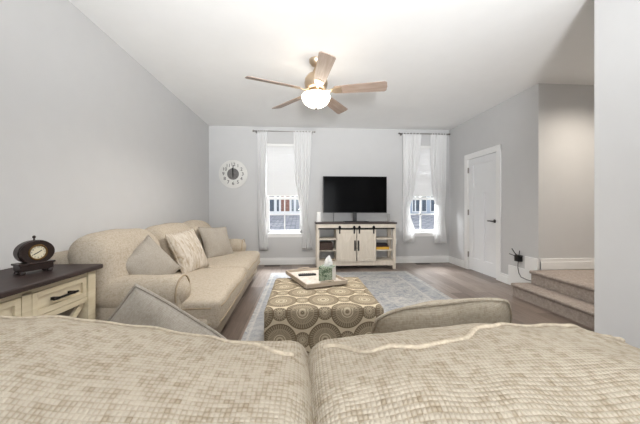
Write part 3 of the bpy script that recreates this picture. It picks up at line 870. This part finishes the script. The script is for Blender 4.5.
for i, (x0, x1) in enumerate(((-.71, .010), (.018, .70))):
    dd = (x1-x0, .36, .46); cx, cy, cz = (x0+x1)/2, .47, .64; zt = cz+dd[2]/2
    def df(p, i=i, dd=dd, cx=cx, zt=zt):
        q = Vector(p); hx, hy, hz = [v/2 for v in dd]
        fz = max(0, min(1, (p[2]+hz)/(2*hz)))
        q.z += (topz(p[0]+cx)-zt)*fz**2
        fx_ = max(0, 1-(p[0]/hx)**2); fy_ = max(0, 1-(p[1]/hy)**2)
        if p[2] > 0: q.z += .012*fx_*fy_-.045*fz*abs(p[1]/hy)**3
        q.x += math.copysign(.012*fy_*fz, p[0])*(abs(p[0])/hx)**6
        q.y += math.copysign(.025*fx_, p[1])*abs(p[1])/hy*max(0, 1-(p[2]/hz)**2)
        q.z += (.010*nz(p, 4.5, i*3+2)+.006*nz(p, 11, i*3+5))*fz; q.z += .009*math.sin(p[0]*55+p[1]*34+3*nz(p, 6, 2))*fz*max(0, min(1, (p[0]-.19)*9))*i*max(0, min(1, p[1]*9+.3)); q.y += .010*nz(p, 5, i*3+7)+.004*nz(p, 13, i+7)
        return q
    m = MB(); m.rbox((cx, cy, cz), dd, .042, df, cell=.022, k=6)
    c = m.build('back_cushion', tweed, t, True, angle=180)
    # welt along the front top edge and down both ends
    hx, hy, hz = [v/2 for v in dd]; r = .042; k = r*(1-.7071); pts = []
    P = [(-hx+k*.9, hy-r, hz-.16)]+[(-hx+k*.9, hy-r, hz-r-.01)]+[(-hx+k*1.1, hy-r, hz-k*2.2)]
    P += [(-hx+r*.8+(2*hx-r*1.6)*j/100, hy-r-seam(i, j/100)+.004*math.sin(j*.45), hz) for j in range(101)]
    P += [(hx-k*1.1, hy-r, hz-k*2.2), (hx-k*.9, hy-r, hz-r-.01), (hx-k*.9, hy-r, hz-.16)]
    pts = [Vector(df(p))+Vector((cx, cy, cz)) for p in P]
    MB().tube(pts, .005, 8).build('piping', weltcloth, c, True)

pillow('throw_pillow', 'grey throw pillow on its corner behind the left cushion of the foreground loveseat', (-.42, .86, .645), 180, -6, -37+90, .39, .16, greycloth, 2.9, bow=-.01)
pillow('throw_pillow', 'taupe throw pillow leaning behind the right cushion of the foreground loveseat', (.425, .86, .692), 178, -30, 10, .40, .22, pebblecloth, 5.1, bow=-.02, pw=.8, rnd=.10)

# ================================================================== CONSOLE TABLE AND MANTEL CLOCK
t = thing('console_table', 'cream console table with dark wood top and black drawer pulls against the left wall', 'table', (-1.79, .62, 0))
D_, L_ = .44, 1.35
MB().box((D_/2+.012, L_/2, .744), (D_+.045, L_+.045, .03), None, .008, 3).build('top', darkwood, t)
for y in (0, L_-.065):
    for x in (.0, D_-.065): MB().bx(x, x+.065, y, y+.065, 0, .729, .003).build('leg', creampaint, t)
m = MB().bx(D_-.03, D_-.008, .06, L_-.06, .70, .729).bx(D_-.03, D_-.008, .06, L_-.06, .535, .565).bx(.0, .02, .06, L_-.06, .53, .729)
m.bx(.06, D_-.06, .012, .03, .53, .729).bx(.06, D_-.06, L_-.03, L_-.012, .53, .729)
dw = (L_-.13-.05*2)/3
for k in range(1, 3): m.bx(D_-.03, D_-.008, .065+k*dw+(k-1)*.05, .065+k*(dw+.05), .56, .71)
m.build('apron', creampaint, t)
for k in range(3):
    y0 = .065+k*(dw+.05)+.004; y1 = y0+dw-.008; z0, z1 = .569, .696; fw = .03; xf = D_-.008
    m = MB().bx(xf-.02, xf, y0, y0+fw, z0, z1, .002).bx(xf-.02, xf, y1-fw, y1, z0, z1, .002).bx(xf-.0202, xf-.0002, y0+fw, y1-fw, z0, z0+fw).bx(xf-.0202, xf-.0002, y0+fw, y1-fw, z1-fw, z1)
    m.bx(xf-.30, xf-.012, y0+.01, y1-.01, z0+.01, z1-.01)
    dr = m.build('drawer', creampaint, t)
    yc, zc = (y0+y1)/2, (z0+z1)/2
    MB().bar((xf+.022, yc-.085, zc), (xf+.022, yc+.085, zc), .01, .012, bevel=.002).bx(xf-.012, xf+.024, yc-.065, yc-.05, zc-.008, zc+.008).bx(xf-.012, xf+.024, yc+.05, yc+.065, zc-.008, zc+.008).build('handle', blackmetal, dr)
MB().bx(.02, D_-.02, .03, L_-.03, .16, .185).build('lower_shelf', darkwood, t)
m = MB()
for k in range(3):
    y0 = .065+k*(dw+.05); y1 = y0+dw
    m.bar((D_-.04, y0, .20), (D_-.04, y1, .53), .02, .035, (1, 0, 0) if False else (0, 0, 1)).bar((D_-.041, y0, .53), (D_-.041, y1, .20), .02, .035)
m.build('cross_brace', creampaint, t)

t = thing('mantel_clock', 'dark mahogany oval mantel clock with cream dial on the console table', 'clock', (-1.53, 1.74, .7595), R(65))
t.scale = (.78, .78, .82)
# local: face looks along -y
MB().bx(-.095, .095, -.05, .05, .022, .068, .006).bx(-.104, .104, -.056, .056, .062, .076, .004).build('plinth', clockwood, t)
for sx in (-1, 1):
    for sy in (-1, 1):
        MB().lathe([(.012, 0), (.018, .006), (.018, .016), (.012, .026)], 14, Matrix.Translation((sx*.078, sy*.034, 0))).build('bun_foot', clockwood, t, True)
def oval(a, b, n=48): return [(a*math.cos(k*2*PI/n), b*math.sin(k*2*PI/n)) for k in range(n)]
Mo = lambda y: Matrix.Translation((0, y, .145)) @ FX
m = MB().prism(oval(.100, .080), .085, Mo(.035)); m.prism(oval(.094, .074), .014, Mo(-.039)); m.prism(oval(.104, .084), .012, Mo(-.020)); m.build('case', clockwood, t, True)
m = MB(); m.tube([(x, -.054, .145+z) for x, z in oval(.050, .049, 40)], .006, 8, True); m.build('dial_ring', brass, t, True)
MB().prism(oval(.049, .048), .004, Mo(-.050)).build('dial', dialcream, t)
it = [(str(hh), .014, Matrix.Translation((.037*math.sin(R(30*hh)), -.0545, .145+.037*math.cos(R(30*hh)))) @ FX) for hh in range(1, 13)]
for q in it: text_mesh([q], .001).build('numeral', ink, t)
MB().bar((0, -.0565, .145), (-.027, -.0565, .131), .002, .006, (1, 0, 0)).bar((0, -.0565, .145), (.02, -.0565, .158), .002, .005, (1, 0, 0)).build('hands', ink, t)
MB().lathe([(.012, 0), (.006, .006), (.005, .018), (.010, .024), (.011, .030), (.006, .037), (0, .039)], 14, Matrix.Translation((0, 0, .221))).build('finial', clockwood, t, True)

# ================================================================== CEILING FAN
t = thing('ceiling_fan', 'five blade ceiling fan with a lit white glass bowl light', 'ceiling fan', (.164, 3.107, 0))
MB().lathe([(.075, H-.001), (.072, H-.03), (.045, H-.065), (.022, H-.075), (0, H-.075)][::-1], 28).build('canopy', nickel, t, True)
MB().lathe([(.014, H-.12), (.014, H-.06)], 14).build('downrod', nickel, t, True)
MB().lathe([(0, 2.415), (.085, 2.415), (.115, 2.44), (.128, 2.49), (.12, 2.54), (.085, 2.585), (.04, 2.61), (.025, 2.65), (0, 2.65)], 40).build('motor_housing', nickel, t, True)
MB().lathe([(0, 2.35), (.075, 2.35), (.10, 2.362), (.10, 2.39), (.07, 2.415), (0, 2.415)], 36).build('light_fitter', nickel, t, True)
pr = [(.155*math.cos(R(a))*1.0, 2.352+.125*math.sin(R(a))) for a in range(-90, 1, 9)]
pr[0] = (0, pr[0][1])
MB().lathe(pr+[(.15, 2.360), (0, 2.360)], 44).build('glass_bowl', globem, t, True)
MB().lathe([(0, 2.205), (.008, 2.208), (.012, 2.216), (.016, 2.226), (0, 2.228)], 16).build('bowl_finial', chrome, t, True)
for k in range(5):
    a = R(-90+72*k)+.0766
    Mz = Matrix.Rotation(a, 4, 'Z') @ Matrix.Translation((0, 0, 2.405)) @ Matrix.Rotation(R(-16), 4, 'X')
    poly = [(.20, -.052), (.30, -.062), (.55, -.070), (.735, -.076), (.755, -.060), (.76, 0), (.755, .060), (.735, .076), (.55, .070), (.30, .062), (.20, .052)]
    b = MB().prism(poly, .007).build('blade', blade_top, t)
    b.matrix_local = Mz
    br = MB().bar((.09, 0, -.006), (.17, 0, -.006), .03, .008).prism([(.16, -.02), (.20, -.042), (.27, -.045), (.285, 0), (.27, .045), (.20, .042), (.16, .02)], .005, Matrix.Translation((0, 0, -.0055)))
    br.build('blade_bracket', nickel, b)
pl = bpy.data.lights.new('fan_bulb', 'SPOT'); pl.spot_size = R(172); pl.spot_blend = .5; pl.energy = 48; pl.color = (1, .95, .89); pl.shadow_soft_size = .12
po = bpy.data.objects.new('fan_bulb', pl); COL.objects.link(po); po.parent = t; po.location = (0, 0, 2.17)

# recessed light in the stairwell ceiling
t = thing('recessed_light', 'round recessed downlight in the stairwell ceiling', 'light', (3.55, 2.75, H))
MB().lathe([(.085, -.006), (.085, 0), (.06, 0)], 28).build('trim_ring', trimpaint, t, True)
MB().lathe([(0, -.003), (.06, -.003), (.06, -.001)], 28).build('lens', emit('warm_lens', (255, 226, 180), 6), t)
sl = bpy.data.lights.new('stair_bulb', 'SPOT'); sl.energy = 70; sl.color = (1, .90, .78); sl.spot_size = R(150); sl.spot_blend = 1.0; sl.shadow_soft_size = .08
so = bpy.data.objects.new('stair_bulb', sl); COL.objects.link(so); so.parent = t; so.location = (0, 0, -.02)
